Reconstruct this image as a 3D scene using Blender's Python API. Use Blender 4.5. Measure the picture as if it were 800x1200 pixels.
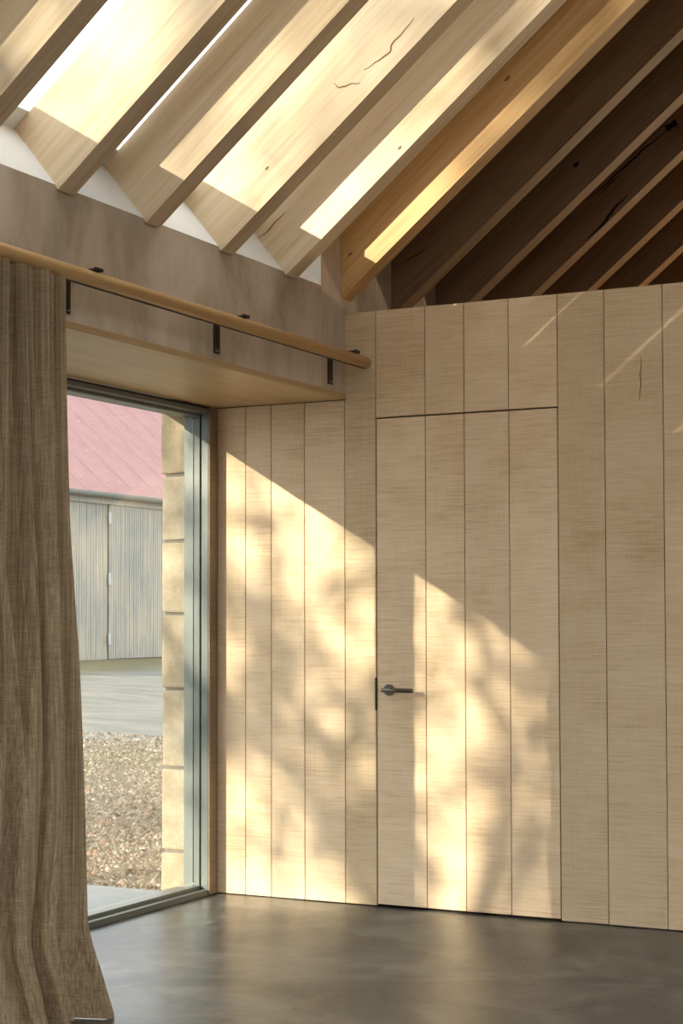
import bpy, bmesh, math, random
from mathutils import Vector, Matrix, noise

for o in list(bpy.data.objects):
    bpy.data.objects.remove(o, do_unlink=True)
SC = bpy.context.scene
COL = SC.collection
RAD = math.radians

# ------------------------------------------------------------------ camera
F_PX, YAW, PITCH, ROLL, CY = 1973.04, RAD(26.796), RAD(2.2429), RAD(-0.1353), 646.95
cam_d = bpy.data.cameras.new('camera')
cam = bpy.data.objects.new('camera', cam_d)
COL.objects.link(cam)
cam_d.sensor_fit = 'HORIZONTAL'
cam_d.sensor_width = 36.0
cam_d.lens = F_PX / 800 * 36.0
cam_d.shift_y = (CY - 600) / 800
cam_d.clip_start, cam_d.clip_end = 0.05, 400
fw = Vector((-math.sin(YAW) * math.cos(PITCH), math.cos(YAW) * math.cos(PITCH), math.sin(PITCH)))
rt = Vector((math.cos(YAW), math.sin(YAW), 0))
up = rt.cross(fw)
r2 = rt * math.cos(ROLL) + up * math.sin(ROLL)
u2 = r2.cross(fw)
cam.matrix_world = Matrix(((r2.x, u2.x, -fw.x, 0), (r2.y, u2.y, -fw.y, 0), (r2.z, u2.z, -fw.z, 1.25), (0, 0, 0, 1)))
SC.camera = cam

# ------------------------------------------------------------------ light
SKY_STRENGTH, SUN_STRENGTH, EXPOSURE = 1.0, 3.3, 1.80
w = bpy.data.worlds.new('world')
SC.world = w
w.use_nodes = True
bg = w.node_tree.nodes['Background']
bg.inputs['Color'].default_value = (0.93, 0.965, 1.0, 1)      # high thin winter overcast, even all round
bg.inputs['Strength'].default_value = SKY_STRENGTH
SUN_K = 0.615                                              # metres of +X per metre of +Y
SUN_V = Vector((SUN_K, 1.0, -0.61 * SUN_K)).normalized()
sd = bpy.data.lights.new('sun', 'SUN')
sd.energy = SUN_STRENGTH
sd.angle = RAD(0.53)
sd.color = (1.0, 0.89, 0.71)
sun = bpy.data.objects.new('sun', sd)
sun.rotation_euler = SUN_V.to_track_quat('-Z', 'Y').to_euler()
sun.location = (-12, -14, 12)
COL.objects.link(sun)
SC.view_settings.view_transform = 'Standard'
SC.view_settings.look = 'None'
SC.view_settings.exposure = EXPOSURE
SC.view_settings.gamma = 1.0
SC.view_settings.use_curve_mapping = False

# ------------------------------------------------------------------ measured layout (metres)
D = 6.634            # face of the plank wall
XW = -3.330          # face of the plaster wall
ZT = 2.5986          # top of the plank wall
ZD = 2.1245          # door head
ZS = 2.216           # soffit over the window
TH = RAD(39.34)      # roof pitch
ZF = 2.660           # rafter underside at the plaster face
RS, RT, RH = 0.52306, 0.0915, 0.29      # rafter spacing, thickness, depth
RY0 = 6.5945         # near face of the rafter over the plank wall
CT, ST = math.cos(TH), math.sin(TH)

# ------------------------------------------------------------------ material helpers
class Mat:
    def __init__(s, name, rough=0.6, spec=0.3, metal=0.0):
        s.m = bpy.data.materials.new(name)
        s.m.use_nodes = True
        s.nt = s.m.node_tree
        s.b = s.nt.nodes['Principled BSDF']
        s.b.inputs['Roughness'].default_value = rough
        s.b.inputs['Specular IOR Level'].default_value = spec
        s.b.inputs['Metallic'].default_value = metal
        tc = s.nt.nodes.new('ShaderNodeTexCoord')
        s.co = tc.outputs['Object']
    def n(s, t, **kw):
        x = s.nt.nodes.new(t)
        for k, v in kw.items(): setattr(x, k, v)
        return x
    def link(s, a, b): s.nt.links.new(a, b)
    def rnd(s):
        return s.n('ShaderNodeObjectInfo').outputs['Random']
    def shifted(s, amount=17.0):
        vm = s.n('ShaderNodeVectorMath', operation='ADD')
        cmb = s.n('ShaderNodeCombineXYZ')
        r = s.rnd()
        mu = s.n('ShaderNodeMath', operation='MULTIPLY'); mu.inputs[1].default_value = amount
        s.link(r, mu.inputs[0])
        for i in range(3): s.link(mu.outputs[0], cmb.inputs[i])
        s.link(s.co, vm.inputs[0]); s.link(cmb.outputs[0], vm.inputs[1])
        s.co = vm.outputs[0]
    def noise(s, scale=(1, 1, 1), sc=1.0, detail=4, rough=0.55, dist=0.0):
        mp = s.n('ShaderNodeMapping'); mp.inputs['Scale'].default_value = scale
        s.link(s.co, mp.inputs['Vector'])
        nz = s.n('ShaderNodeTexNoise')
        nz.inputs['Scale'].default_value = sc; nz.inputs['Detail'].default_value = detail
        nz.inputs['Roughness'].default_value = rough; nz.inputs['Distortion'].default_value = dist
        s.link(mp.outputs[0], nz.inputs['Vector'])
        return nz.outputs['Fac']
    def ramp(s, fac, stops):
        r = s.n('ShaderNodeValToRGB')
        while len(r.color_ramp.elements) < len(stops): r.color_ramp.elements.new(0.5)
        for e, (p, c) in zip(r.color_ramp.elements, stops):
            e.position = p
            e.color = (c, c, c, 1) if not isinstance(c, tuple) else (*c, 1)
        s.link(fac, r.inputs[0])
        return r.outputs['Color']
    def mix(s, fac, a, b, mode='MIX'):
        x = s.n('ShaderNodeMix', data_type='RGBA', blend_type=mode)
        for i, v in ((0, fac), (6, a), (7, b)):
            if isinstance(v, (int, float)): x.inputs[i].default_value = v
            elif isinstance(v, tuple): x.inputs[i].default_value = (*v, 1)
            else: s.link(v, x.inputs[i])
        return x.outputs[2]
    def math(s, op, a, b=0.0):
        x = s.n('ShaderNodeMath', operation=op)
        for i, v in ((0, a), (1, b)):
            if isinstance(v, (int, float)): x.inputs[i].default_value = v
            else: s.link(v, x.inputs[i])
        return x.outputs[0]
    def color(s, c):
        if isinstance(c, tuple): s.b.inputs['Base Color'].default_value = (*c, 1)
        else: s.link(c, s.b.inputs['Base Color'])
        return s
    def bump(s, h, strength=0.2, dist=0.002):
        bp = s.n('ShaderNodeBump')
        bp.inputs['Strength'].default_value = strength; bp.inputs['Distance'].default_value = dist
        s.link(h, bp.inputs['Height']); s.link(bp.outputs[0], s.b.inputs['Normal'])
        return s

def mat_sawn(name, pale, mid, dark):
    m = Mat(name, 0.65, 0.25)
    m.shifted()
    saw = m.noise((5.0, 5.0, 290.0), 1.0, 3, 0.6)
    saw2 = m.noise((9.0, 9.0, 95.0), 1.0, 4, 0.65)
    warp = m.noise((260.0, 260.0, 6.0), 1.0, 2, 0.5)
    patch = m.noise((2.5, 2.5, 3.5), 1.0, 3, 0.6)
    f = m.math('ADD', m.math('MULTIPLY', saw, 0.40), m.math('MULTIPLY', saw2, 0.27))
    f = m.math('ADD', f, m.math('MULTIPLY', warp, 0.13))
    f = m.math('ADD', f, m.math('MULTIPLY', patch, 0.36))
    c = m.ramp(f, [(0.40, dark), (0.56, mid), (0.74, pale)])
    rr = m.ramp(m.rnd(), [(0.0, (0.86, 0.84, 0.80)), (0.5, (1.0, 0.97, 0.95)), (1.0, (1.08, 1.06, 1.03))])
    m.color(m.mix(1.0, c, rr, 'MULTIPLY'))
    m.bump(m.math('ADD', saw, m.math('MULTIPLY', saw2, 0.6)), 0.16, 0.002)
    return m.m

def mat_timber(name, pale, mid, dark, rough=0.55, knots=True, axis=0, vary=True):
    m = Mat(name, rough, 0.3)
    m.shifted(9.0)
    sc = [16.0, 16.0, 16.0]; sc[axis] = 0.9
    fine = [70.0, 70.0, 70.0]; fine[axis] = 3.0
    g = m.noise(tuple(sc), 1.0, 4, 0.6, 0.9)
    h = m.noise(tuple(fine), 1.0, 3, 0.6, 0.2)
    p = m.noise((1.3, 1.3, 1.3), 1.0, 2)
    f = m.math('ADD', m.math('MULTIPLY', g, 0.45), m.math('MULTIPLY', h, 0.35))
    f = m.math('ADD', f, m.math('MULTIPLY', p, 0.25))
    c = m.ramp(f, [(0.36, dark), (0.52, mid), (0.68, pale)])
    if knots:
        mp = m.n('ShaderNodeMapping')
        ks = [4.2, 4.2, 4.2]; ks[axis] = 1.5
        mp.inputs['Scale'].default_value = ks
        m.link(m.co, mp.inputs[0])
        vo = m.n('ShaderNodeTexVoronoi'); vo.inputs['Scale'].default_value = 1.0
        m.link(mp.outputs[0], vo.inputs['Vector'])
        k = m.ramp(vo.outputs['Distance'], [(0.035, 1.0), (0.075, 0.0)])
        c = m.mix(m.math('MULTIPLY', k, 0.6), c, (dark[0] * 0.45, dark[1] * 0.4, dark[2] * 0.35))
    if vary:
        rr = m.ramp(m.rnd(), [(0.0, (0.93, 0.9, 0.86)), (1.0, (1.04, 1.03, 1.02))])
        c = m.mix(1.0, c, rr, 'MULTIPLY')
    m.color(c)
    m.bump(h, 0.12, 0.001)
    return m.m

def mat_plain(name, c, rough=0.5, spec=0.4, metal=0.0, var=0.0, scale=8.0, bump=0.0):
    m = Mat(name, rough, spec, metal)
    if var:
        nz = m.noise((1, 1, 1), scale, 4, 0.6)
        lo = tuple(max(0, x * (1 - var)) for x in c); hi = tuple(x * (1 + var) for x in c)
        m.color(m.ramp(nz, [(0.3, lo), (0.7, hi)]))
        if bump: m.bump(nz, bump, 0.004)
    else:
        m.color(c)
    return m.m

M = {}
M['plank'] = mat_sawn('sawn_plank', (0.80, 0.64, 0.46), (0.69, 0.52, 0.345), (0.50, 0.345, 0.20))
M['rafter'] = mat_timber('oak_rafter', (0.76, 0.635, 0.47), (0.68, 0.535, 0.365), (0.55, 0.395, 0.235))
M['ochre_shade_rafter'] = mat_timber('ochre_shaded_oak_rafter', (0.62, 0.40, 0.19), (0.53, 0.315, 0.125), (0.38, 0.205, 0.07))  # rafter oak tinted orange to carry the warm indirect light over the wall
M['shaded_rafter'] = mat_timber('shade_dark_rafter', (0.31, 0.205, 0.12), (0.25, 0.155, 0.085), (0.16, 0.095, 0.05))  # rafter oak darkened to stand in for shade behind the plank wall
M['pole'] = mat_timber('pole_wood', (0.60, 0.40, 0.20), (0.53, 0.33, 0.15), (0.43, 0.25, 0.10), 0.4, True, 1)
M['soffit'] = mat_timber('soffit_wood', (0.58, 0.42, 0.235), (0.50, 0.345, 0.175), (0.42, 0.275, 0.13), 0.35, False, 1)
M['return'] = mat_sawn('shade_dark_return', (0.27, 0.205, 0.14), (0.225, 0.165, 0.105), (0.165, 0.115, 0.07))  # sawn wood darkened to stand in for the shade beside the jamb
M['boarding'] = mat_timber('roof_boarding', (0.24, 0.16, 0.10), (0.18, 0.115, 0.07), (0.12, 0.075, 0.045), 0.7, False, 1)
def mat_plaster():
    m = Mat('clay_plaster', 0.55, 0.25)
    a = m.noise((1, 1.3, 0.9), 2.2, 6, 0.6, 0.7)
    b = m.noise((3, 5, 1.2), 2.0, 4, 0.6, 0.3)
    f = m.math('ADD', m.math('MULTIPLY', a, 0.7), m.math('MULTIPLY', b, 0.35))
    m.color(m.ramp(f, [(0.40, (0.385, 0.305, 0.225)), (0.53, (0.535, 0.437, 0.335)), (0.66, (0.64, 0.54, 0.435))]))
    m.bump(b, 0.06, 0.004)
    return m.m
M['plaster'] = mat_plaster()
def mat_floor():
    m = Mat('polished_screed', 0.34, 0.42)
    a = m.noise((1.1, 1.6, 1), 1.4, 6, 0.62, 1.2)
    b = m.noise((6, 2.0, 1), 2.5, 5, 0.65, 0.6)
    f = m.math('ADD', m.math('MULTIPLY', a, 0.65), m.math('MULTIPLY', b, 0.4))
    m.color(m.ramp(f, [(0.43, (0.030, 0.030, 0.028)), (0.53, (0.066, 0.064, 0.057)), (0.63, (0.15, 0.138, 0.115))]))
    sp = m.noise((1, 1, 1), 260.0, 2, 0.5)
    r = m.math('ADD', m.math('MULTIPLY', b, 0.30), 0.18)
    m.link(r, m.b.inputs['Roughness'])
    m.bump(a, 0.03, 0.004)
    return m.m
M['floor'] = mat_floor()
M['white'] = mat_plain('white_paint', (0.78, 0.77, 0.75), 0.5, 0.3, 0, 0.03, 3)
M['frame'] = mat_plain('frame_aluminium', (0.135, 0.145, 0.128), 0.42, 0.45, 0.1)
M['gasket'] = mat_plain('rubber_gasket', (0.02, 0.02, 0.02), 0.6)
M['black'] = mat_plain('blackened_steel', (0.035, 0.028, 0.024), 0.45, 0.5, 0.4)
M['bronze'] = mat_plain('dark_bronze', (0.11, 0.092, 0.075), 0.32, 0.5, 0.85)
M['screw'] = mat_plain('steel_screw', (0.55, 0.53, 0.5), 0.35, 0.5, 0.9)
M['shadowgap'] = mat_plain('backing_board', (0.075, 0.048, 0.03), 0.8, 0.1)
M['mortar'] = mat_plain('lime_mortar', (0.17, 0.155, 0.13), 0.9, 0.1, 0, 0.2, 40)
M['concrete'] = mat_plain('door_slab_concrete', (0.20, 0.205, 0.21), 0.8, 0.2, 0, 0.10, 12, 0.2)
M['zinc'] = mat_plain('zinc_gutter', (0.24, 0.24, 0.22), 0.6, 0.3, 0.1, 0.05, 6)
M['hinge'] = mat_plain('galvanised_hinge', (0.40, 0.41, 0.41), 0.6, 0.3, 0.1)
M['roofsheet'] = mat_plain('red_roof_sheet', (0.37, 0.212, 0.202), 0.7, 0.3, 0, 0.10, 1.5)
M['bark'] = mat_plain('tree_bark', (0.12, 0.09, 0.065), 0.9, 0.1, 0, 0.3, 12)
M['leaf'] = mat_plain('tree_leaf', (0.16, 0.14, 0.05), 0.7, 0.2, 0, 0.3, 3)
def mat_stone():
    m = Mat('sandstone', 0.85, 0.15)
    m.shifted(13)
    a = m.noise((1, 1, 1), 9.0, 6, 0.65)
    b = m.noise((1, 1, 1), 60.0, 3, 0.6)
    f = m.math('ADD', m.math('MULTIPLY', a, 0.75), m.math('MULTIPLY', b, 0.25))
    c = m.ramp(f, [(0.34, (0.25, 0.20, 0.14)), (0.52, (0.34, 0.285, 0.21)), (0.68, (0.41, 0.36, 0.285))])
    rr = m.ramp(m.rnd(), [(0.0, (0.86, 0.82, 0.74)), (1.0, (1.05, 1.04, 1.03))])
    m.color(m.mix(1.0, c, rr, 'MULTIPLY'))
    m.bump(f, 0.35, 0.006)
    return m.m
M['stone'] = mat_stone()
def mat_cladding():
    m = Mat('weathered_grey_board', 0.8, 0.15)
    a = m.noise((1, 9, 0.5), 1.6, 5, 0.6)
    b = m.noise((1, 0.7, 0.8), 0.9, 4, 0.6)
    f = m.math('ADD', m.math('MULTIPLY', a, 0.5), m.math('MULTIPLY', b, 0.5))
    m.color(m.ramp(f, [(0.40, (0.25, 0.25, 0.235)), (0.52, (0.335, 0.31, 0.26)), (0.64, (0.44, 0.385, 0.295))]))
    return m.m
M['cladding'] = mat_cladding()
def mat_linen():
    m = Mat('woven_linen', 0.9, 0.1)
    st = m.noise((150, 150, 1.2), 1.0, 3, 0.6)
    wf = m.noise((30, 30, 240), 1.0, 3, 0.6)
    sl = m.noise((4, 9, 45), 1.0, 4, 0.65)
    f = m.math('ADD', m.math('MULTIPLY', st, 0.58), m.math('MULTIPLY', wf, 0.27))
    f = m.math('ADD', f, m.math('MULTIPLY', sl, 0.15))
    c = m.ramp(f, [(0.36, (0.20, 0.137, 0.078)), (0.52, (0.335, 0.243, 0.148)), (0.68, (0.50, 0.38, 0.25))])
    m.color(c)
    m.bump(m.math('ADD', st, wf), 0.5, 0.002)
    tr = m.n('ShaderNodeBsdfTranslucent'); m.link(c, tr.inputs['Color'])
    mx = m.n('ShaderNodeMixShader'); mx.inputs[0].default_value = 0.25
    m.link(m.b.outputs[0], mx.inputs[1]); m.link(tr.outputs[0], mx.inputs[2])
    out = m.nt.nodes['Material Output']; m.link(mx.outputs[0], out.inputs['Surface'])
    return m.m
M['linen'] = mat_linen()
def mat_glass():
    m = Mat('window_glass')
    nt = m.nt
    tr = m.n('ShaderNodeBsdfTransparent'); tr.inputs['Color'].default_value = (0.93, 0.955, 0.945, 1)
    gl = m.n('ShaderNodeBsdfGlossy'); gl.inputs['Roughness'].default_value = 0.02
    lw = m.n('ShaderNodeLayerWeight'); lw.inputs['Blend'].default_value = 0.5
    fac = m.math('ADD', m.math('MULTIPLY', m.math('POWER', lw.outputs['Facing'], 5.0), 0.9), 0.035)
    mx = m.n('ShaderNodeMixShader')
    m.link(fac, mx.inputs[0]); m.link(tr.outputs[0], mx.inputs[1]); m.link(gl.outputs[0], mx.inputs[2])
    m.link(mx.outputs[0], nt.nodes['Material Output'].inputs['Surface'])
    return m.m
M['glass'] = mat_glass()
def mat_ground():
    m = Mat('yard_ground', 0.95, 0.1)
    sx = m.n('ShaderNodeSeparateXYZ'); m.link(m.co, sx.inputs[0])
    wob = m.noise((1, 1, 1), 0.7, 4, 0.6)
    x = m.math('ADD', m.math('MULTIPLY', sx.outputs['X'], -0.025), m.math('MULTIPLY', m.math('SUBTRACT', wob, 0.5), 0.05))
    fine = m.noise((1, 1, 1), 28.0, 4, 0.65)
    med = m.noise((0.4, 1.2, 1), 2.2, 5, 0.6)
    grav = m.ramp(fine, [(0.35, (0.09, 0.068, 0.047)), (0.52, (0.15, 0.118, 0.082)), (0.68, (0.23, 0.19, 0.14))])
    road = m.ramp(med, [(0.35, (0.135, 0.13, 0.115)), (0.65, (0.195, 0.185, 0.162))])
    grass = m.ramp(fine, [(0.35, (0.085, 0.075, 0.03)), (0.65, (0.19, 0.165, 0.085))])
    # distance from the house: gravel, a weedy strip, the packed drive, rough grass at the barn foot
    k1 = m.ramp(x, [(0.222, 0.0), (0.245, 1.0)])
    k2 = m.ramp(x, [(0.195, 0.0), (0.215, 1.0), (0.228, 1.0), (0.245, 0.0)])
    k3 = m.ramp(x, [(0.415, 0.0), (0.445, 1.0)])
    c = m.mix(k1, grav, road)
    c = m.mix(m.math('MULTIPLY', k2, m.math('MULTIPLY', wob, 1.2)), c, grass)
    c = m.mix(m.math('MULTIPLY', k3, 0.75), c, grass)
    m.color(c)
    m.bump(fine, 0.5, 0.02)
    return m.m
M['ground'] = mat_ground()
def mat_pebble():
    m = Mat('gravel_stone', 0.85, 0.15)
    g = m.n('ShaderNodeNewGeometry')
    c = m.ramp(g.outputs['Random Per Island'], [(0.0, (0.09, 0.065, 0.045)), (0.35, (0.155, 0.12, 0.085)), (0.62, (0.205, 0.168, 0.125)),
                                                (0.82, (0.27, 0.235, 0.19)), (0.93, (0.23, 0.125, 0.075)), (1.0, (0.42, 0.40, 0.365))])
    m.color(c)
    return m.m
M['pebble'] = mat_pebble()

# ------------------------------------------------------------------ object helpers
def put(name, me, mat, loc=(0, 0, 0), parent=None, rot=None):
    o = bpy.data.objects.new(name, me)
    COL.objects.link(o)
    if mat is not None and not me.materials: me.materials.append(mat)
    if parent is not None:
        o.parent = parent
        loc = Vector(loc) - Vector(parent['_w'])
    o.location = loc
    if rot: o.rotation_euler = rot
    o['_w'] = [float(v) for v in (Vector(loc) + (Vector(parent['_w']) if parent is not None else Vector()))]
    return o
def empty(name, loc):
    o = bpy.data.objects.new(name, None)
    COL.objects.link(o); o.location = loc; o.empty_display_size = 0.1
    o['_w'] = [float(v) for v in loc]
    return o
def tag(o, label=None, cat=None, group=None, kind=None):
    for k, v in (('label', label), ('category', cat), ('group', group), ('kind', kind)):
        if v: o[k] = v
    return o
def bm_box(bm, x0, x1, y0, y1, z0, z1):
    vs = [bm.verts.new((x, y, z)) for z in (z0, z1) for y in (y0, y1) for x in (x0, x1)]
    for f in ((0, 2, 3, 1), (4, 5, 7, 6), (0, 1, 5, 4), (2, 6, 7, 3), (0, 4, 6, 2), (1, 3, 7, 5)):
        bm.faces.new([vs[i] for i in f])
def to_mesh(name, bm, bevel=0.0, seg=1, smooth=False):
    if bevel:
        bmesh.ops.bevel(bm, geom=bm.edges[:], offset=bevel, segments=seg, affect='EDGES', profile=0.5)
    bmesh.ops.recalc_face_normals(bm, faces=bm.faces[:])
    me = bpy.data.meshes.new(name)
    bm.to_mesh(me); bm.free()
    if smooth: me.shade_smooth()
    return me
def box(name, x0, x1, y0, y1, z0, z1, mat, parent=None, bevel=0.0):
    """a box given in world metres; the object's origin is its base centre"""
    c = ((x0 + x1) / 2, (y0 + y1) / 2, z0)
    bm = bmesh.new()
    bm_box(bm, x0 - c[0], x1 - c[0], y0 - c[1], y1 - c[1], 0, z1 - z0)
    return put(name, to_mesh(name, bm, bevel), mat, c, parent)
def prism_y(name, prof, y0, y1, mat, parent=None, smooth=False):
    """an XZ profile extruded along Y"""
    cx, cz = prof[0]
    bm = bmesh.new()
    a = [bm.verts.new((x - cx, 0, z - cz)) for x, z in prof]
    b = [bm.verts.new((x - cx, y1 - y0, z - cz)) for x, z in prof]
    n = len(prof)
    bm.faces.new(a); bm.faces.new(b[::-1])
    for i in range(n): bm.faces.new((a[i], b[i], b[(i + 1) % n], a[(i + 1) % n]))
    return put(name, to_mesh(name, bm, 0, 1, smooth), mat, (cx, y0, cz), parent)
def slope_box(name, s0, s1, y0, y1, p0, p1, mat, parent=None, bevel=0.0, base=None):
    """a box in roof coordinates: s up the slope from the plaster face, p square to the roof from the rafter underside"""
    sb = s0 if base is None else base
    bm = bmesh.new()
    bm_box(bm, s0 - sb, s1 - sb, 0, y1 - y0, p0, p1)
    loc = (XW + sb * CT, y0, ZF + sb * ST)
    return put(name, to_mesh(name, bm, bevel), mat, loc, parent, (0, -TH, 0))
def tube(name, p0, p1, r, mat, parent=None, seg=20, cap_round=0.0):
    p0, p1 = Vector(p0), Vector(p1)
    d = (p1 - p0); L = d.length; d.normalize()
    q = d.to_track_quat('Z', 'Y').to_matrix()
    rings = [(0, r)]
    rings = [(0, max(r - cap_round, r * 0.2)), (cap_round, r), (L - cap_round, r), (L, max(r - cap_round, r * 0.2))] if cap_round else [(0, r), (L, r)]
    bm = bmesh.new(); R = []
    for z, rr in rings:
        R.append([bm.verts.new(q @ Vector((rr * math.cos(2 * math.pi * i / seg), rr * math.sin(2 * math.pi * i / seg), z))) for i in range(seg)])
    for a, b in zip(R, R[1:]):
        for i in range(seg):
            f = bm.faces.new((a[i], a[(i + 1) % seg], b[(i + 1) % seg], b[i])); f.smooth = True
    bm.faces.new(R[0][::-1]); bm.faces.new(R[-1])
    return put(name, to_mesh(name, bm), mat, p0, parent)

random.seed(7)
# ------------------------------------------------------------------ ground outside
def ground_z(x):
    pts = [(-60.0, 0.9), (-20.0, 0.41), (-8.0, -0.05), (-4.2, -0.075), (60.0, -0.075)]
    for (xa, za), (xb, zb) in zip(pts, pts[1:]):
        if xa <= x <= xb: return za + (zb - za) * (x - xa) / (xb - xa)
    return 0.0
def build_ground():
    xs = [-60, -45, -30] + [-24 + i * 0.5 for i in range(41)] + [10, 30, 60]
    ys = [-60, -30, -10] + [i * 1.0 for i in range(0, 41)] + [55, 80]
    vs, fs = [], []
    for x in xs:
        for y in ys:
            z = ground_z(x)
            if x < -5.5: z += 0.06 * (noise.noise((x * 0.35, y * 0.35, 0)))
            vs.append((x, y, z))
    n = len(ys)
    for i in range(len(xs) - 1):
        for j in range(n - 1):
            fs.append((i * n + j, (i + 1) * n + j, (i + 1) * n + j + 1, i * n + j + 1))
    me = bpy.data.meshes.new('ground'); me.from_pydata(vs, [], fs); me.shade_smooth()
    o = put('ground', me, M['ground'])
    tag(o, 'gravel and packed earth yard rising towards the barn', 'ground', kind='structure')
build_ground()
box('floor', XW - 0.72, 3.6, -5.0, 12.4, -0.20, 0.0, M['floor'])['kind'] = 'structure'
tag(box('door_slab', -6.6, -4.155, 2.2, 6.687, -0.14, -0.02, M['concrete'], None, 0.006),
    'pale concrete slab on the ground just outside the glass', 'slab', kind='structure')

# ------------------------------------------------------------------ plaster wall over the window, its solid length and its lintel
WIN_Y0, WIN_Y1 = 3.58, D          # window opening along Y
XO = -4.27                        # outer wall face
ZP = 2.684                        # top of plaster under the skylight kerb
SKY_Y0, SKY_Y1 = -4.2, 6.412      # skylight recess along Y
KT = (XW - 0.29 * ST, ZP - 0.012 + 0.29 * CT)   # top of the kerb (inner line)
def roof_pt(s, p): return (XW + s * CT - p * ST, ZF + s * ST + p * CT)
wl = empty('wall_left', (XW, 0, 0)); wl['kind'] = 'structure'
eave = roof_pt(-1.02, 0.29)
def wall_prof(z0, recess):
    if recess:
        return [(XW, z0), (XW, ZP), roof_pt(-0.0, 0.285), (XO, 2.285), (XO, 2.213), (XO, z0 if z0 < 2 else 2.213)] if z0 < 2 else \
               [(XW, z0), (XW, ZP), roof_pt(-0.0, 0.285), (XO, 2.285), (XO, 2.213), (XO + 0.10, 2.213), (XO + 0.10, z0)]
    top = roof_pt(0.29 * math.tan(TH), 0.285)
    return [(XW, z0), (XW, top[1]), (XO, 2.285), (XO, z0 if z0 < 2 else 2.213)]
prism_y('lintel', wall_prof(ZS + 0.026, True), WIN_Y0, SKY_Y1, M['plaster'], wl)
prism_y('lintel', wall_prof(ZS + 0.026, False), SKY_Y1, D + 0.12, M['plaster'], wl)
prism_y('plaster_face', wall_prof(0.0, True), -4.5, WIN_Y0, M['plaster'], wl)
prism_y('plaster_face', wall_prof(0.0, False), D + 0.12, 12.2, M['plaster'], wl)

# wood-lined soffit of the deep reveal: boards running along the window
sf = empty('trim_soffit', (XW, WIN_Y0, ZS)); tag(sf, 'oak soffit lining the deep window reveal', None, None, 'structure')
bx = [(-3.985, XW - 0.022), (XW - 0.0218, XW + 0.006)]
for a, b in bx: box('board', a, b, WIN_Y0 + 0.05, D - 0.002, ZS, ZS + 0.026, M['soffit'], sf, 0.0012)

# ------------------------------------------------------------------ skylight kerb and cheek (white lining), skylight
kb = empty('trim_kerb', (XW, SKY_Y0, ZP)); tag(kb, 'white painted lining below the skylight', None, None, 'structure')
def quad_slab(name, pts, thick_dir, mat, parent):
    bm = bmesh.new()
    o = Vector(pts[0])
    a = [bm.verts.new(Vector(p) - o) for p in pts]
    b = [bm.verts.new(Vector(p) - o + Vector(thick_dir)) for p in pts]
    bm.faces.new(a); bm.faces.new(b[::-1])
    n = len(pts)
    for i in range(n): bm.faces.new((a[i], b[i], b[(i + 1) % n], a[(i + 1) % n]))
    return put(name, to_mesh(name, bm), mat, o, parent)
k0 = (XW, ZP); k1 = roof_pt(0.0, 0.30)
kx = 0.012
quad_slab('kerb_lining', [(k0[0] + 0.001, SKY_Y0, k0[1] + 0.001), (k0[0] + 0.001, SKY_Y1, k0[1] + 0.001), (k1[0] + kx, SKY_Y1, k1[1] + kx), (k1[0] + kx, SKY_Y0, k1[1] + kx)],
          (-0.010, 0, -0.002), M['white'], kb)
ct = roof_pt(0.29 * math.tan(TH), 0.29)
quad_slab('cheek_lining', [(k0[0] - 0.002, SKY_Y1 - 0.002, k0[1] + 0.002), (XW - 0.002, SKY_Y1 - 0.002, ct[1] - 0.002), (k1[0] + 0.004, SKY_Y1 - 0.002, k1[1])], (0, -0.008, 0), M['white'], kb)
SL = 2.75                      # skylight length up the slope
sk = empty('window_2', (XW, SKY_Y0, ZF + 0.4)); tag(sk, 'long roof skylight over the pale rafters', None, None, 'structure')
bars = [(-4.5, -4.2)] + [(4.768 - k * 2 * RS, 4.992 - k * 2 * RS) for k in range(8, 0, -1)] + [(4.768, 4.992), (5.80, 6.022), (6.286, 6.50)]
LIP = 0.095
for a, b in bars: slope_box('glazing_bar', -0.03, SL + 0.15, a, b, RH + 0.002, RH + 0.075, M['white'], sk)
for (a0, a1), (b0, b1) in zip(bars, bars[1:]):
    slope_box('frame_lip', -0.10, LIP, a1, b0, RH + 0.002, RH + 0.075, M['white'], sk)
    slope_box('frame_lip', SL, SL + 0.15, a1, b0, RH + 0.002, RH + 0.075, M['white'], sk)
    slope_box('pane', LIP - 0.02, SL + 0.02, a1 - 0.01, b0 + 0.01, RH + 0.050, RH + 0.054, M['glass'], sk)

# ------------------------------------------------------------------ roof
SR = -XW / CT                    # slope length to the ridge over x = 0
ce = empty('ceiling', (0, 0, ZF + SR * ST)); ce['kind'] = 'structure'
def roof_boards(y0, y1, s0, s1, right=False):
    """square-edged roof boards laid across the rafters"""
    bw = 0.186
    s = s0
    while s < s1 - 0.01:
        e = min(s + bw - 0.003, s1)
        if not right:
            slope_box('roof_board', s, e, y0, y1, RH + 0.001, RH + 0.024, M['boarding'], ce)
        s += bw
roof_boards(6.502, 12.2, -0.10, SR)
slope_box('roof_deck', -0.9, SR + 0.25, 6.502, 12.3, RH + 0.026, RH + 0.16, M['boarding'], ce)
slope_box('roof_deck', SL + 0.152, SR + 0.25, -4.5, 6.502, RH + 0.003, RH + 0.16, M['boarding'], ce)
zr = ZF + SR * ST + RH / CT
tn = math.tan(TH)
def right_slope(name, xa, xb, ya, yb, lift, th, mat, parent):
    return prism_y(name, [(xa, zr - xa * tn + lift), (xb, zr - xb * tn + lift), (xb, zr - xb * tn + lift + th), (xa, zr - xa * tn + lift + th)], ya, yb, mat, parent)
right_slope('roof_deck', 0.0, 3.6, 6.5, 12.3, 0, 0.18, M['boarding'], ce)
right_slope('roof_deck', 0.0, 3.6, 2.14, 6.5, 0, 0.18, M['boarding'], ce)
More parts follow.
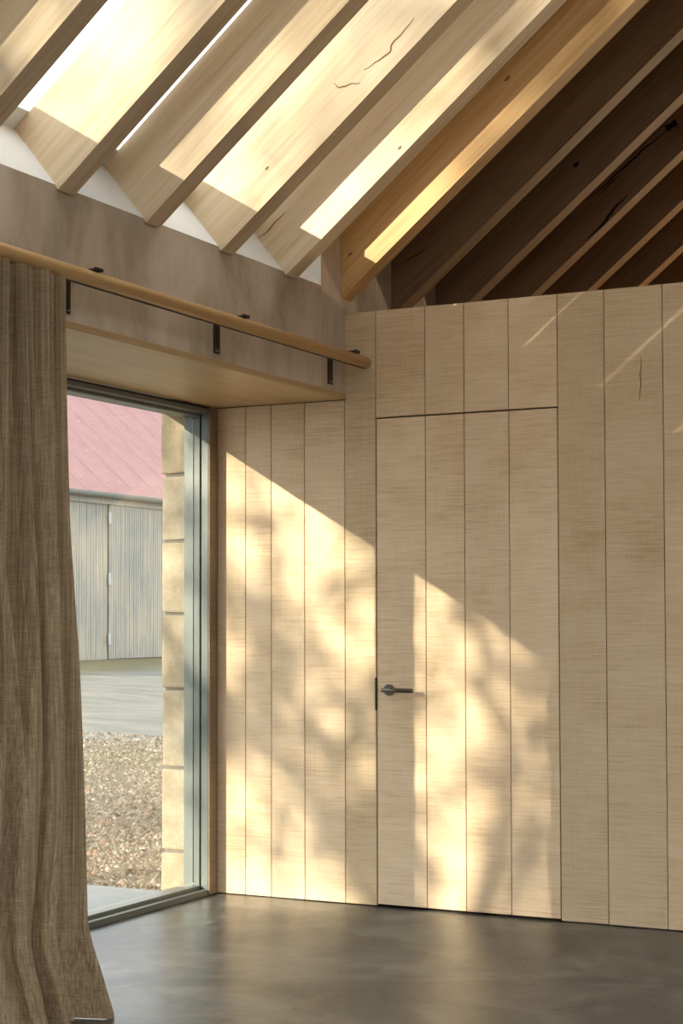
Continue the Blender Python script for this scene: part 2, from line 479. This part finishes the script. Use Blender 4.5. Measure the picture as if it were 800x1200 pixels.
right_slope('roof_deck', 0.0, 0.7, -4.5, 2.14, 0, 0.18, M['boarding'], ce)
right_slope('roof_deck', 3.0, 3.6, -4.5, 2.14, 0, 0.18, M['boarding'], ce)
s3 = empty('added_skylight', (3.0, -4.5, zr - 3 * tn)); tag(s3, 'unseen skylight added on the opposite slope for fill daylight', None, None, 'structure')  # added out of view to brighten the plaster and rafters
for k in range(7): right_slope('glazing_bar', 0.7, 3.0, -4.5 + k * 1.09, -4.4 + k * 1.09, 0.02, 0.09, M['white'], s3)
for k in range(6): right_slope('pane', 0.7, 3.0, -4.4 + k * 1.09, -3.41 + k * 1.09, 0.06, 0.005, M['glass'], s3)

# far gable over a wide opening behind the viewer, right-hand wall with a bare opening added for fill light, gable closing the dark space
def gable(name, y0, y1, zlow, mat):
    e = XO + 0.05
    return prism_y(name, [(XW, zlow), (3.33, zlow), (3.33, zr - 3.33 * math.tan(TH)), (0.0, zr - 0.002), (XW, zr - 3.33 * math.tan(TH))], y0, y1, mat)
gable('wall_front', -4.5, -4.2, 0.0, M['plaster'])['kind'] = 'structure'
gable('wall_gable', 12.0, 12.2, 0.0, M['boarding'])['kind'] = 'structure'
wr = empty('wall_right', (3.33, 0, 0)); wr['kind'] = 'structure'
ztop = zr - 3.33 * math.tan(TH)
box('plaster_face', 3.33, 3.59, 4.4, 12.0, 0.0, ztop - 0.25, M['plaster'], wr)
box('plaster_face', 3.33, 3.59, -4.2, 4.4, 2.35, ztop - 0.25, M['plaster'], wr)

# ------------------------------------------------------------------ rafters
ORD = ['seventh', 'eighth', 'ninth', 'tenth', 'eleventh', 'twelfth', 'thirteenth', 'fourteenth', 'fifteenth', 'sixteenth', 'seventeenth']
names = {
    -2: 'pale oak rafter under the skylight, sixth from its plank-wall end',
    -1: 'pale oak rafter under the skylight, fifth from its plank-wall end',
    0: 'pale oak rafter cut off by the top left corner of the ceiling',
    1: 'broad sunlit rafter second from the left, its foot just above the curtain pole',
    2: 'rafter third from the left with a thin sunlit band along its lower half',
    3: 'sunlit cracked rafter fourth from the left, between two part-shaded rafters',
    4: 'rafter at the skylight end with grey upper half, beside the white cheek',
    5: 'ochre rafter directly over the plank wall with a sunlit lower strip',
    6: 'dim brown rafter just behind the ochre one, first in the dark space',
    7: 'dark rafter second behind the ochre one above the plank wall',
    8: 'dark rafter third behind the ochre one, split by long black cracks',
    9: 'dark rafter fourth behind the ochre one above the plank wall',
    10: 'dark rafter fifth behind the ochre one above the plank wall',
    11: 'dark rafter sixth behind the ochre one, farthest right above the planks'}
def crack(parent, y, pts, wid, mat, name='crack'):
    """a dark split in a rafter's near face: a thin sliver let into the surface, pts in (s, p) roof metres"""
    bm = bmesh.new(); L = []; R = []
    base = Vector((pts[0][0], 0, pts[0][1]))
    n = len(pts)
    for i, (s, p) in enumerate(pts):
        a = pts[max(i - 1, 0)]; b = pts[min(i + 1, n - 1)]
        d = Vector((b[0] - a[0], 0, b[1] - a[1])).normalized(); nn = Vector((-d.z, 0, d.x))
        wd = wid * math.sin(math.pi * (i + 0.35) / (n - 0.3)) * 0.5 + 0.0004
        c = Vector((s, 0, p))
        L.append(bm.verts.new(c + nn * wd)); R.append(bm.verts.new(c - nn * wd))
    for i in range(n - 1): bm.faces.new((L[i], L[i + 1], R[i + 1], R[i]))
    fs = bmesh.ops.extrude_face_region(bm, geom=bm.faces[:])
    bmesh.ops.translate(bm, verts=[v for v in fs['geom'] if isinstance(v, bmesh.types.BMVert)], vec=(0, 0.003, 0))
    o = bpy.data.objects.new(name, to_mesh(name, bm)); COL.objects.link(o)
    o.data.materials.append(mat); o.parent = parent; o.location = (0, -0.0012, 0)
    return o
RAFT = {}
for i in range(-13, 12):
    y = RY0 - (5 - i) * RS
    mt = M['rafter'] if i <= 4 else (M['ochre_shade_rafter'] if i == 5 else M['shaded_rafter'])
    s0 = 0.012 if i <= 4 else -0.012
    bm = bmesh.new()
    # a long, slightly wandering beam: cut into lengths so that the arrises are not dead straight
    n = 14; rings = []
    for k in range(n + 1):
        s = s0 + (SR - 0.01 - s0) * k / n
        def wv(j): return 0.0018 * noise.noise((s * 1.7, i * 3.1, j * 5.0)) if 0 < k < n else 0
        rings.append([bm.verts.new(c) for c in ((s, 0 + wv(0), 0 + wv(1)), (s, RT + wv(2), 0 + wv(3)), (s, RT, RH), (s, 0, RH))])
    for a, b in zip(rings, rings[1:]):
        for j in range(4): bm.faces.new((a[j], b[j], b[(j + 1) % 4], a[(j + 1) % 4]))
    bm.faces.new(rings[0][::-1]); bm.faces.new(rings[-1])
    root = put('rafter', to_mesh('rafter', bm), mt, (XW, y, ZF), None, (0, -TH, 0))
    tag(root, names.get(i) or 'pale oak rafter under the skylight, %s from its plank-wall end' % ORD[-3 - i], 'rafter', 'exposed roof rafters')
    RAFT[i] = root
random.seed(21)
def wander(s0, p0, s1, p1, n=9, j=0.006):
    return [(s0 + (s1 - s0) * t / n + 0.0, p0 + (p1 - p0) * t / n + random.uniform(-j, j)) for t in range(n + 1)]
M['crack'] = mat_plain('rafter_split', (0.03, 0.018, 0.01), 0.9, 0.05)
M['splitpale'] = mat_plain('pale_rafter_split', (0.22, 0.13, 0.06), 0.9, 0.05)
def jag(pts, n=3, j=0.004):
    out = [pts[0]]
    for p, q in zip(pts, pts[1:]):
        for k in range(1, n + 1):
            t = k / n
            out.append((p[0] + (q[0] - p[0]) * t, p[1] + (q[1] - p[1]) * t + (random.uniform(-j, j) if k < n else 0)))
    return out
for i, mt, wd, pts in (
        (3, 'splitpale', 0.005, [(0.877, 0.085), (0.947, 0.064), (0.993, 0.055), (1.016, 0.072), (1.066, 0.072), (1.139, 0.08)]),
        (3, 'splitpale', 0.004, [(0.762, 0.141), (0.764, 0.11), (0.802, 0.088), (0.837, 0.058)]),
        (4, 'splitpale', 0.004, [(0.016, 0.215), (0.081, 0.205), (0.176, 0.205)]),
        (6, 'crack', 0.004, [(0.187, 0.159), (0.28, 0.134), (0.337, 0.128)]),
        (8, 'crack', 0.010, [(0.92, 0.165), (1.076, 0.155), (1.223, 0.15), (1.32, 0.148), (1.44, 0.13)]),
        (8, 'crack', 0.006, [(0.981, 0.14), (1.1, 0.142), (1.151, 0.133)]),
        (8, 'crack', 0.016, [(0.80, 0.012), (0.935, 0.013), (0.993, 0.028), (1.10, 0.03)]),
        (8, 'crack', 0.006, [(1.44, 0.165), (1.475, 0.140), (1.50, 0.09)])):
    crack(RAFT[i], 0, jag(pts), wd, M[mt])
def knot(parent, s, p, r, mat, seed):
    random.seed(seed)
    bm = bmesh.new()
    ring = []
    for k in range(14):
        a = 2 * math.pi * k / 14
        rr = r * random.uniform(0.55, 1.15)
        ring.append((s + 1.5 * rr * math.cos(a), p + 0.8 * rr * math.sin(a)))
    lo = [bm.verts.new((x, -0.0012, z)) for x, z in ring]; hi = [bm.verts.new((x, 0.0015, z)) for x, z in ring]
    bm.faces.new(lo)
    for k in range(14): bm.faces.new((lo[k], hi[k], hi[(k + 1) % 14], lo[(k + 1) % 14]))
    o = bpy.data.objects.new('knot', to_mesh('knot', bm)); COL.objects.link(o); o.data.materials.append(mat); o.parent = parent
for i, s_, p_, r_, mt in ((8, 1.475, 0.135, 0.026, 'crack'), (5, 0.157, 0.12, 0.009, 'splitpale'), (5, 1.159, 0.17, 0.011, 'splitpale'),
                          (4, 0.708, 0.03, 0.009, 'splitpale'), (3, 0.36, 0.10, 0.007, 'splitpale'), (7, 1.05, 0.12, 0.014, 'crack')):
    knot(RAFT[i], s_, p_, r_, M[mt], i * 10 + int(s_ * 100))

# ------------------------------------------------------------------ plank wall and door
X = [-4.0265, -3.8386, -3.7055, -3.5354, -3.334, -3.1814, -2.9447, -2.7628, -2.5596, -2.3421, -2.1394, -1.8938]
xx = X[-1]
random.seed(3)
while xx < 3.0:
    xx += random.choice((0.205, 0.232, 0.186, 0.251)); X.append(min(xx, 3.33))
PT = 0.026                      # plank thickness
G = 0.0017                      # half the open joint
wb = empty('wall_back', (X[4], D, 0)); wb['kind'] = 'structure'
box('backing_board', X[0], X[4], D + PT, D + 0.11, 0.0, ZS + 0.02, M['shadowgap'], wb)
box('backing_board', X[4] + 0.006, X[5] - 0.02, D + PT, D + 0.11, 0.0, ZT - 0.012, M['shadowgap'], wb)
box('backing_board', X[5] - 0.02, X[9] + 0.02, D + PT, D + 0.11, ZD + 0.0005, ZT - 0.012, M['shadowgap'], wb)
box('backing_board', X[9] + 0.02, 3.33, D + PT, D + 0.11, 0.0, ZT - 0.012, M['shadowgap'], wb)
def plank(x0, x1, z0, z1, parent, off=0.0):
    o = box('plank', x0 + G, x1 - G, D + off, D + off + PT - 0.001, z0, z1, M['plank'], parent, 0.0014)
    return o
for a, b in zip(X[:4], X[1:5]): plank(a, b, 0.004, ZS - 0.002, wb)
plank(X[4], X[5], 0.004, ZT, wb)
for a, b in zip(X[5:9], X[6:10]): plank(a, b, ZD + 0.004, ZT, wb)
for a, b in zip(X[9:], X[10:]):
    if b - a > 0.03: plank(a, b, 0.004, ZT, wb)
crack(wb, 0, [(x - X[4], z) for x, z in ((-1.985, 2.31), (-1.982, 2.28), (-1.988, 2.24), (-1.984, 2.20), (-1.990, 2.16), (-1.992, 2.13))], 0.004, M['splitpale'])
dr = empty('door_1', ((X[5] + X[9]) / 2, D, 0)); tag(dr, 'flush plank door hidden in the plank wall', None, None, 'structure')
DO = 0.0015
box('door_leaf', X[5] + 0.006, X[9] - 0.006, D + PT + DO, D + 0.07, 0.010, ZD - 0.004, M['shadowgap'], dr)
for k, (a, b) in enumerate(zip(X[5:9], X[6:10])):
    plank(a + (0.002 if k == 0 else 0), b - (0.002 if k == 3 else 0), 0.010, ZD - 0.003, dr, DO)
# lever handle
hx, hz = -3.120, 0.9375
hd = tube('handle', (hx, D + DO, hz), (hx, D + DO - 0.009, hz), 0.0245, M['bronze'], dr, 32, 0.0015)
def sub_tube(name, p0, p1, r, parent, cr=0.0): return tube(name, p0, p1, r, M['bronze'], parent, 20, cr)
sub_tube('handle_neck', (hx, D - 0.006, hz), (hx, D - 0.052, hz), 0.0085, hd)
sub_tube('lever', (hx - 0.013, D - 0.049, hz + 0.001), (hx + 0.134, D - 0.049, hz), 0.0098, hd, 0.002)
box('strike_plate', X[5] - 0.0062, X[5] + 0.0015, D - 0.0025, D + 0.004, 0.849, 0.990, M['black'], dr)

# ------------------------------------------------------------------ window in the deep reveal
XI, XM, XG = -3.985, -4.035, -4.062        # inner frame face, step, outer sash face
w1 = empty('window_1', (XI, WIN_Y0, 0)); tag(w1, 'tall glazed sliding window in the deep reveal', None, None, 'structure')
JW = 0.073
# wood return coloured dark as if shaded, meeting the plank wall, then the stepped aluminium jamb
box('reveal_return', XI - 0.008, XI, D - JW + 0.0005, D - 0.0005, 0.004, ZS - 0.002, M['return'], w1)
box('frame_jamb', XI - 0.045, XI - 0.0085, D - JW, D - 0.0005, 0.0, ZS - 0.004, M['frame'], w1, 0.0015)
box('gasket', XI - 0.053, XI - 0.0455, D - JW + 0.012, D - 0.0005, 0.0, ZS - 0.01, M['gasket'], w1)
box('frame_jamb', XI - 0.085, XI - 0.0535, D - JW, D - 0.0005, 0.0, ZS - 0.012, M['frame'], w1, 0.0015)
box('frame_jamb', XI - 0.135, XI - 0.0855, D - JW - 0.004, D - 0.0005, 0.0, ZS - 0.03, M['frame'], w1, 0.0015)
# head: dark shadow gap, then the frame
box('gasket', XI - 0.13, XI - 0.02, WIN_Y0 + 0.06, D - JW - 0.0045, ZS - 0.010, ZS - 0.001, M['gasket'], w1)
box('frame_head', XI - 0.045, XI - 0.005, WIN_Y0 + 0.06, D - JW - 0.0045, ZS - 0.032, ZS - 0.011, M['frame'], w1, 0.0015)
box('frame_head', XI - 0.135, XI - 0.0455, WIN_Y0 + 0.06, D - JW - 0.0045, ZS - 0.045, ZS - 0.011, M['frame'], w1, 0.0015)
# sill: stepped track
box('frame_sill', XI - 0.045, XI - 0.008, WIN_Y0 + 0.06, D - JW - 0.0045, 0.0, 0.026, M['frame'], w1, 0.0015)
box('frame_sill', XI - 0.085, XI - 0.0455, WIN_Y0 + 0.06, D - JW - 0.0045, 0.0, 0.042, M['frame'], w1, 0.0015)
box('frame_sill', XI - 0.17, XI - 0.0855, WIN_Y0 + 0.06, D - JW - 0.0045, -0.02, 0.030, M['frame'], w1, 0.0015)
box('frame_mullion', XI - 0.125, XI - 0.005, 5.024, 5.138, 0.0425, ZS - 0.046, M['frame'], w1, 0.0015)
box('frame_jamb', XI - 0.135, XI, WIN_Y0, WIN_Y0 + 0.06, 0.0, ZS - 0.004, M['frame'], w1, 0.0015)
box('pane', XG - 0.012, XG - 0.004, 5.1385, D - JW - 0.005, 0.043, ZS - 0.046, M['glass'], w1)
box('pane', XG - 0.012, XG - 0.004, WIN_Y0 + 0.061, 5.0235, 0.043, ZS - 0.046, M['glass'], w1)

# sandstone jamb outside the glass
tj = empty('trim_jamb', (XO, D, 0)); tag(tj, 'sandstone block jamb outside the window', None, None, 'structure')
zs = [-0.07, 0.18, 0.562, 0.924, 1.270, 1.608, 1.914, 2.212]
box('mortar_core', XO + 0.016, XI - 0.137, D - 0.022, D + 0.45, -0.07, 2.212, M['mortar'], tj)
random.seed(11)
for a, b in zip(zs, zs[1:]):
    e = random.uniform(-0.006, 0.006)
    bm = bmesh.new()
    x0, x1 = XO + e, XI - 0.1365
    bm_box(bm, 0, x1 - x0, 0, 0.46, 0.006, b - a - 0.006)
    bmesh.ops.bevel(bm, geom=bm.edges[:], offset=0.011, segments=2, affect='EDGES', profile=0.6)
    for v in bm.verts:
        v.co += 0.004 * Vector(noise.noise_vector((v.co.x * 9 + a * 7, v.co.y * 9, v.co.z * 9 + b)))
    put('stone', to_mesh('stone', bm), M['stone'], (x0, D - 0.034 + e * 0.5, a), tj)

# ------------------------------------------------------------------ curtain pole, brackets, curtain
PX, PZ, PR = -3.212, 2.367, 0.0265
tag(tube('curtain_pole', (PX, 1.6, PZ), (PX, D - 0.03, PZ), PR, M['pole'], None, 28, 0.004),
    'long round wooden curtain pole in front of the plaster wall', 'curtain pole')
tag(box('curtain_track', PX - 0.004, PX + 0.004, 1.62, D - 0.05, PZ - PR - 0.0025, PZ - PR + 0.0005, M['black']),
    'thin black curtain track along the underside of the wooden pole', 'track')
wh = {6.482: 'black steel pole bracket nearest the plank wall', 5.528: 'black steel pole bracket halfway along the window',
      4.560: 'black steel pole bracket beside the edge of the linen curtain'}
for y, lab in wh.items():
    b = empty('pole_bracket', (XW, y, PZ - 0.1)); tag(b, lab + ', on the plaster wall', 'bracket', 'curtain pole brackets')
    box('back_plate', XW, XW + 0.006, y - 0.021, y + 0.021, 2.266, PZ + PR + 0.008, M['black'], b, 0.001)
    box('arm', XW + 0.0062, PX + 0.012, y - 0.019, y + 0.019, PZ + PR + 0.0005, PZ + PR + 0.0085, M['black'], b, 0.001)
    box('clip', PX + 0.0122, PX + 0.020, y - 0.024, y + 0.022, PZ + PR + 0.0003, PZ + PR + 0.0115, M['black'], b, 0.001)
    for dy in (-0.009, 0.009):
        tube('screw', (XW + 0.0055, y + dy, 2.277), (XW + 0.0075, y + dy, 2.277), 0.003, M['screw'], b, 10)

def smooth(a, b, t):
    t = max(0.0, min(1.0, (t - a) / (b - a))); return t * t * (3 - 2 * t)
def build_curtain():
    ZTOP = PZ - PR - 0.006
    NU, NV = 620, 130
    vs, fs = [], []
    for j in range(NV + 1):
        z = ZTOP * (1 - (j / NV)) + 0.004
        t = 1 - z / ZTOP                        # 0 at the heading, 1 at the hem
        e_y = 4.392 + 0.010 * t + 0.05 * smooth(0.86, 0.97, t) + 0.03 * smooth(0.95, 1.01, t)
        mx = PX + 0.005 + 0.075 * smooth(0.0, 0.9, t) + 0.035 * smooth(0.85, 1.0, t)
        fine = 0.036 * (1 - smooth(0.05, 0.75, t)) + 0.004
        coarse = 0.010 + 0.055 * smooth(0.05, 0.6, t) + 0.010 * smooth(0.8, 1, t)
        for i in range(NU + 1):
            u = i / NU
            a = u * 1.30                        # run along the track from the right-hand edge
            sweep = 0.10 * smooth(0.55, 1.0, t) * smooth(0.05, 0.3, a)
            yy = a + 0.02 * math.sin(a * 17 + 1.3) + 0.012 * math.sin(a * 41 + 2.0)
            ph = yy / 0.0425
            f1 = math.sin(2 * math.pi * ph + 0.6 * math.sin(ph * 1.7 + 2.2 * t))
            f1 = 2 * abs(math.sin(math.pi * (ph + 0.12 * math.sin(ph * 1.7 + 2.2 * t)))) ** 0.7 - 1
            f1 = f1 * (0.75 + 0.35 * math.sin(ph * 2.3))
            c = (yy - sweep) / (0.118 + 0.03 * t)
            f2 = math.sin(2 * math.pi * (c + 0.10 * math.sin(3.1 * c + 3.0 * t) + 0.05 * t) + 1.9)
            f2 = 2 * abs(math.sin(math.pi * (c + 0.10 * math.sin(3.1 * c + 3.0 * t) + 0.05 * t) + 0.95)) ** 0.65 - 1
            wr = 0.006 * noise.noise((a * 9, t * 4.0, 3.0)) + 0.004 * noise.noise((a * 22, t * 7.0, 8.0))
            ke = 0.15 + 0.85 * smooth(0.0, 0.045, a)
            x = mx + ke * (fine * f1 + coarse * f2) - 0.012 * (1 - ke) + wr
            y = e_y - a * (1 + 0.05 * t) + 0.30 * coarse * math.cos(2 * math.pi * c + 1.9)
            k = smooth(0.0, 0.03, a)            # the leading edge hangs as a flat hem
            y = e_y - a * (1 + 0.05 * t) + k * (y - (e_y - a * (1 + 0.05 * t)))
            zz = z - 0.002
            vs.append((x - PX, y - 4.4, zz))
    n = NU + 1
    for j in range(NV):
        for i in range(NU):
            fs.append((j * n + i, j * n + i + 1, (j + 1) * n + i + 1, (j + 1) * n + i))
    me = bpy.data.meshes.new('curtain'); me.from_pydata(vs, [], fs); me.shade_smooth()
    o = put('curtain', me, M['linen'], (PX, 4.4, 0))
    tag(o, 'brown woven linen curtain gathered in deep folds beside the window', 'curtain')
build_curtain()

# ------------------------------------------------------------------ unseen lamp added behind the plank wall to lift the rafter undersides
def build_fill_lamp(x, y):
    l = empty('fill_lamp', (x, y, 0)); tag(l, 'unseen fill lamp added behind the plank wall to light the rafter undersides', 'lamp')
    tube('base', (x, y, 0), (x, y, 0.022), 0.14, M['black'], l, 32, 0.004)
    tube('pole', (x, y, 0.022), (x, y, 1.50), 0.012, M['black'], l, 14)
    bm = bmesh.new(); A = []; B = []
    for i in range(28):
        a = 2 * math.pi * i / 28
        A.append(bm.verts.new((0.20 * math.cos(a), 0.20 * math.sin(a), 0))); B.append(bm.verts.new((0.15 * math.cos(a), 0.15 * math.sin(a), 0.26)))
    for i in range(28): bm.faces.new((A[i], A[(i + 1) % 28], B[(i + 1) % 28], B[i]))
    put('lamp_shade', to_mesh('lamp_shade', bm, 0, 1, True), M['linen'], (x, y, 1.40), l)
    m = Mat('bulb_glow'); m.b.inputs['Emission Color'].default_value = (1.0, 0.62, 0.32, 1); m.b.inputs['Emission Strength'].default_value = 40
    bm = bmesh.new(); bmesh.ops.create_uvsphere(bm, u_segments=16, v_segments=10, radius=0.035)
    put('bulb', to_mesh('bulb', bm, 0, 1, True), m.m, (x, y, 1.55), l)
    d = bpy.data.lights.new('bulb_fill_light', 'POINT'); d.energy = 52; d.color = (1.0, 0.76, 0.48); d.shadow_soft_size = 0.05
    o = bpy.data.objects.new('bulb_fill_light', d); COL.objects.link(o); o.parent = l; o.location = (0, 0, 1.66)
build_fill_lamp(-0.6, 10.5)

# ------------------------------------------------------------------ barn across the yard
BX, BZ0, GZ = -20.0, 0.36, 3.70
BY0, BY1 = 18.0, 42.0
bn = empty('barn', (BX, 30.0, BZ0)); tag(bn, 'grey boarded barn with a faded red sheet roof across the yard', 'barn')
box('wall', BX - 9.0, BX - 0.06, BY0, BY1, BZ0 - 0.3, GZ, M['cladding'], bn)
def boards(name, y0, y1, z0, z1, x, parent, pitch=0.083):
    bm = bmesh.new()
    y = y0; k = 0
    while y < y1 - 0.01:
        e = min(y + pitch - 0.011, y1)
        bm_box(bm, -0.03 + random.uniform(-0.002, 0.002), 0.0 + random.uniform(-0.004, 0.002), y - y0, e - y0, 0, z1 - z0)
        y += pitch; k += 1
    o = put(name, to_mesh(name, bm), M['cladding'], (x, y0, z0), parent)
    o['kind'] = 'stuff'
    return o
DY = 28.90
boards('wall_boards', 24.0, DY - 0.012, BZ0 + 0.02, GZ - 0.02, BX - 0.01, bn)
box('door_edge', BX - 0.05, BX - 0.03, DY - 0.03, DY + 0.03, BZ0 + 0.05, 3.62, M['gasket'], bn)
bd = boards('barn_door', DY + 0.012, 34.6, BZ0 + 0.06, 3.60, BX + 0.02, bn)
for z in (3.33, 2.07, 0.83): box('hinge', BX + 0.021, BX + 0.05, DY - 0.035, DY + 0.045, z - 0.12, z + 0.12, M['hinge'], bd, 0.004)
box('fascia', BX - 0.04, BX + 0.035, BY0, BY1, 3.61, 3.82, M['cladding'], bn)
# half-round gutter with its joints
gp = [(BX + 0.05 + 0.10 + 0.10 * math.cos(math.pi + math.pi * i / 10), 3.83 + 0.10 * math.sin(math.pi + math.pi * i / 10)) for i in range(11)]
gi = [(BX + 0.05 + 0.10 + 0.092 * math.cos(2 * math.pi - math.pi * i / 10), 3.83 + 0.092 * math.sin(2 * math.pi - math.pi * i / 10)) for i in range(11)]
gt = prism_y('gutter', gp + gi, BY0, BY1, M['zinc'], bn)
y = 27.9
while y < 33:
    prism_y('gutter_joint', [(x, z - 0.006) for x, z in gp] + [(gp[-1][0], 3.842), (gp[0][0], 3.842)], y, y + 0.06, M['zinc'], gt)
    y += 0.92
# roof sheets: each a ribbed mesh running down the slope
RP = RAD(41)
def roof_sheet(y0, width, length=6.5):
    bm = bmesh.new(); A = []; B = []
    n = 26
    for i in range(n + 1):
        yy = width * i / n
        h = 0.016 * (1 if (i % 2) else -1)
        A.append(bm.verts.new((0.10, yy, h))); B.append(bm.verts.new((-length, yy, h)))
    for i in range(n): bm.faces.new((A[i], A[i + 1], B[i + 1], B[i]))
    o = put('roof_sheet', to_mesh('roof_sheet', bm), M['roofsheet'], (BX + 0.08, y0, 3.885), bn, (0, RP, 0))
    # overlap ridge and screws
    bm = bmesh.new()
    bm_box(bm, -length, 0.10, width - 0.006, width + 0.014, 0.0158, 0.0175)
    lap = bpy.data.objects.new('sheet_lap', to_mesh('sheet_lap', bm)); COL.objects.link(lap); lap.data.materials.append(M['roofsheet']); lap.parent = o
    for k in range(5):
        for yy in (width * 0.25, width * 0.75):
            sbm = bmesh.new()
            xk = -0.35 - k * 1.15 + 0.1 * random.random()
            bmesh.ops.create_cone(sbm, cap_ends=True, segments=8, radius1=0.022, radius2=0.014, depth=0.02)
            s = bpy.data.objects.new('screw', to_mesh('screw', sbm)); COL.objects.link(s); s.data.materials.append(M['hinge']); s.parent = o
            s.location = (xk, yy, 0.024)
    return o
y = 22.4
while y < 41: roof_sheet(y, 0.92); y += 0.92

# ------------------------------------------------------------------ loose gravel outside the glass
def build_gravel():
    random.seed(5)
    vs, fs = [], []
    base = [(1, 0, 0), (0.5, 0.87, 0), (-0.5, 0.87, 0), (-1, 0, 0), (-0.5, -0.87, 0), (0.5, -0.87, 0), (0.1, 0.05, 1)]
    tris = [(0, 1, 6), (1, 2, 6), (2, 3, 6), (3, 4, 6), (4, 5, 6), (5, 0, 6)]
    N = 17000
    for _ in range(N):
        d = 3.2 + 8.5 * random.random() ** 1.6                  # metres beyond the glass corner, densest near it
        y = 3.4 + d
        xc = -4.63 - (y - 7.2) * 0.68
        x = xc - 0.35 + random.uniform(-0.9, 0.85) * (1 + 0.05 * d)
        if y < 6.70 or x > -4.30: continue
        r = random.uniform(0.008, 0.022) * (1.6 if random.random() < 0.06 else 1) * (1 + 0.03 * d)
        h = r * random.uniform(0.5, 0.95)
        a = random.uniform(0, 6.28); sx, sy = random.uniform(0.7, 1.3), random.uniform(0.6, 1.0)
        ca, sa = math.cos(a), math.sin(a)
        k = len(vs); z0 = ground_z(x) + (0.06 * noise.noise((x * 0.35, y * 0.35, 0)) if x < -5.5 else 0) - 0.004
        for bx_, by_, bz_ in base:
            px, py = bx_ * r * sx * random.uniform(0.8, 1.15), by_ * r * sy * random.uniform(0.8, 1.15)
            vs.append((x + px * ca - py * sa, y + px * sa + py * ca, z0 + bz_ * h))
        fs += [tuple(k + t for t in tr) for tr in tris]
    me = bpy.data.meshes.new('gravel'); me.from_pydata(vs, [], fs)
    tag(put('gravel', me, M['pebble']), 'loose tan and brown gravel scattered over the yard', 'gravel', kind='stuff')
build_gravel()

# ------------------------------------------------------------------ the tree up-sun that dapples the room
def build_tree(loc, height, seed, label, leaves):
    random.seed(seed)
    vs, fs = [], []
    tips = []
    def limb(p, q, r0, r1):
        d = (q - p).normalized(); m = d.to_track_quat('Z', 'Y').to_matrix()
        k = len(vs); n = 6
        for c, r in ((p, r0), (q, r1)):
            for i in range(n):
                vs.append(tuple(c + m @ Vector((r * math.cos(6.2832 * i / n), r * math.sin(6.2832 * i / n), 0))))
        for i in range(n): fs.append((k + i, k + (i + 1) % n, k + n + (i + 1) % n, k + n + i))
    def grow(p, d, L, r, lev):
        seg = 3; q = p
        for s in range(seg):
            nd = (d + Vector((random.uniform(-1, 1), random.uniform(-1, 1), random.uniform(-0.4, 0.8))) * 0.20).normalized()
            nq = q + nd * (L / seg)
            limb(q, nq, r * (1 - 0.18 * s), r * (1 - 0.18 * (s + 1)))
            q = nq; d = nd
            if lev >= 2: tips.append((q, lev))
        if lev < 5 and r > 0.006:
            for _ in range(3 if lev < 3 else 2):
                a = Vector((random.uniform(-1, 1), random.uniform(-1, 1), random.uniform(-0.45, 0.75)))
                grow(q, (d * 0.75 + a * 0.85).normalized(), L * random.uniform(0.62, 0.82), r * 0.55, lev + 1)
    grow(Vector((0, 0, -0.2)), Vector((0, 0, 1)), height * 0.30, height * 0.020, 0)
    root = empty('tree', loc); tag(root, label, 'tree', 'trees beside the house')
    me = bpy.data.meshes.new('branches'); me.from_pydata(vs, [], fs); me.shade_smooth()
    put('branches', me, M['bark'], loc, root)
    lv, lf = [], []
    for q in range(leaves):
        if q % 10 == 0:                       # leaves sit in loose sprays
            p, lev = random.choice(tips)
            p = p + Vector([random.gauss(0, 0.16) for _ in range(3)])
        c = p + Vector([random.gauss(0, 0.085) for _ in range(3)])
        a = Vector([random.gauss(0, 1) for _ in range(3)]).normalized(); b = a.orthogonal().normalized()
        s = random.uniform(0.035, 0.075); k = len(lv)
        lv += [tuple(c + a * s), tuple(c + b * s * 0.55), tuple(c - a * s), tuple(c - b * s * 0.55)]
        lf.append((k, k + 1, k + 2, k + 3))
    me = bpy.data.meshes.new('foliage'); me.from_pydata(lv, [], lf)
    put('foliage', me, M['leaf'], loc, root)['kind'] = 'stuff'
build_tree((-8.9, -2.9, -0.07), 7.4, 61, 'thinly leafed tree outside whose shadow dapples the plank wall', 2400)
build_tree((-15.3, -15.2, -0.07), 16.5, 12, 'taller tree farther off whose shadow dapples the rafters', 17000)

for o in bpy.data.objects:
    if '_w' in o: del o['_w']
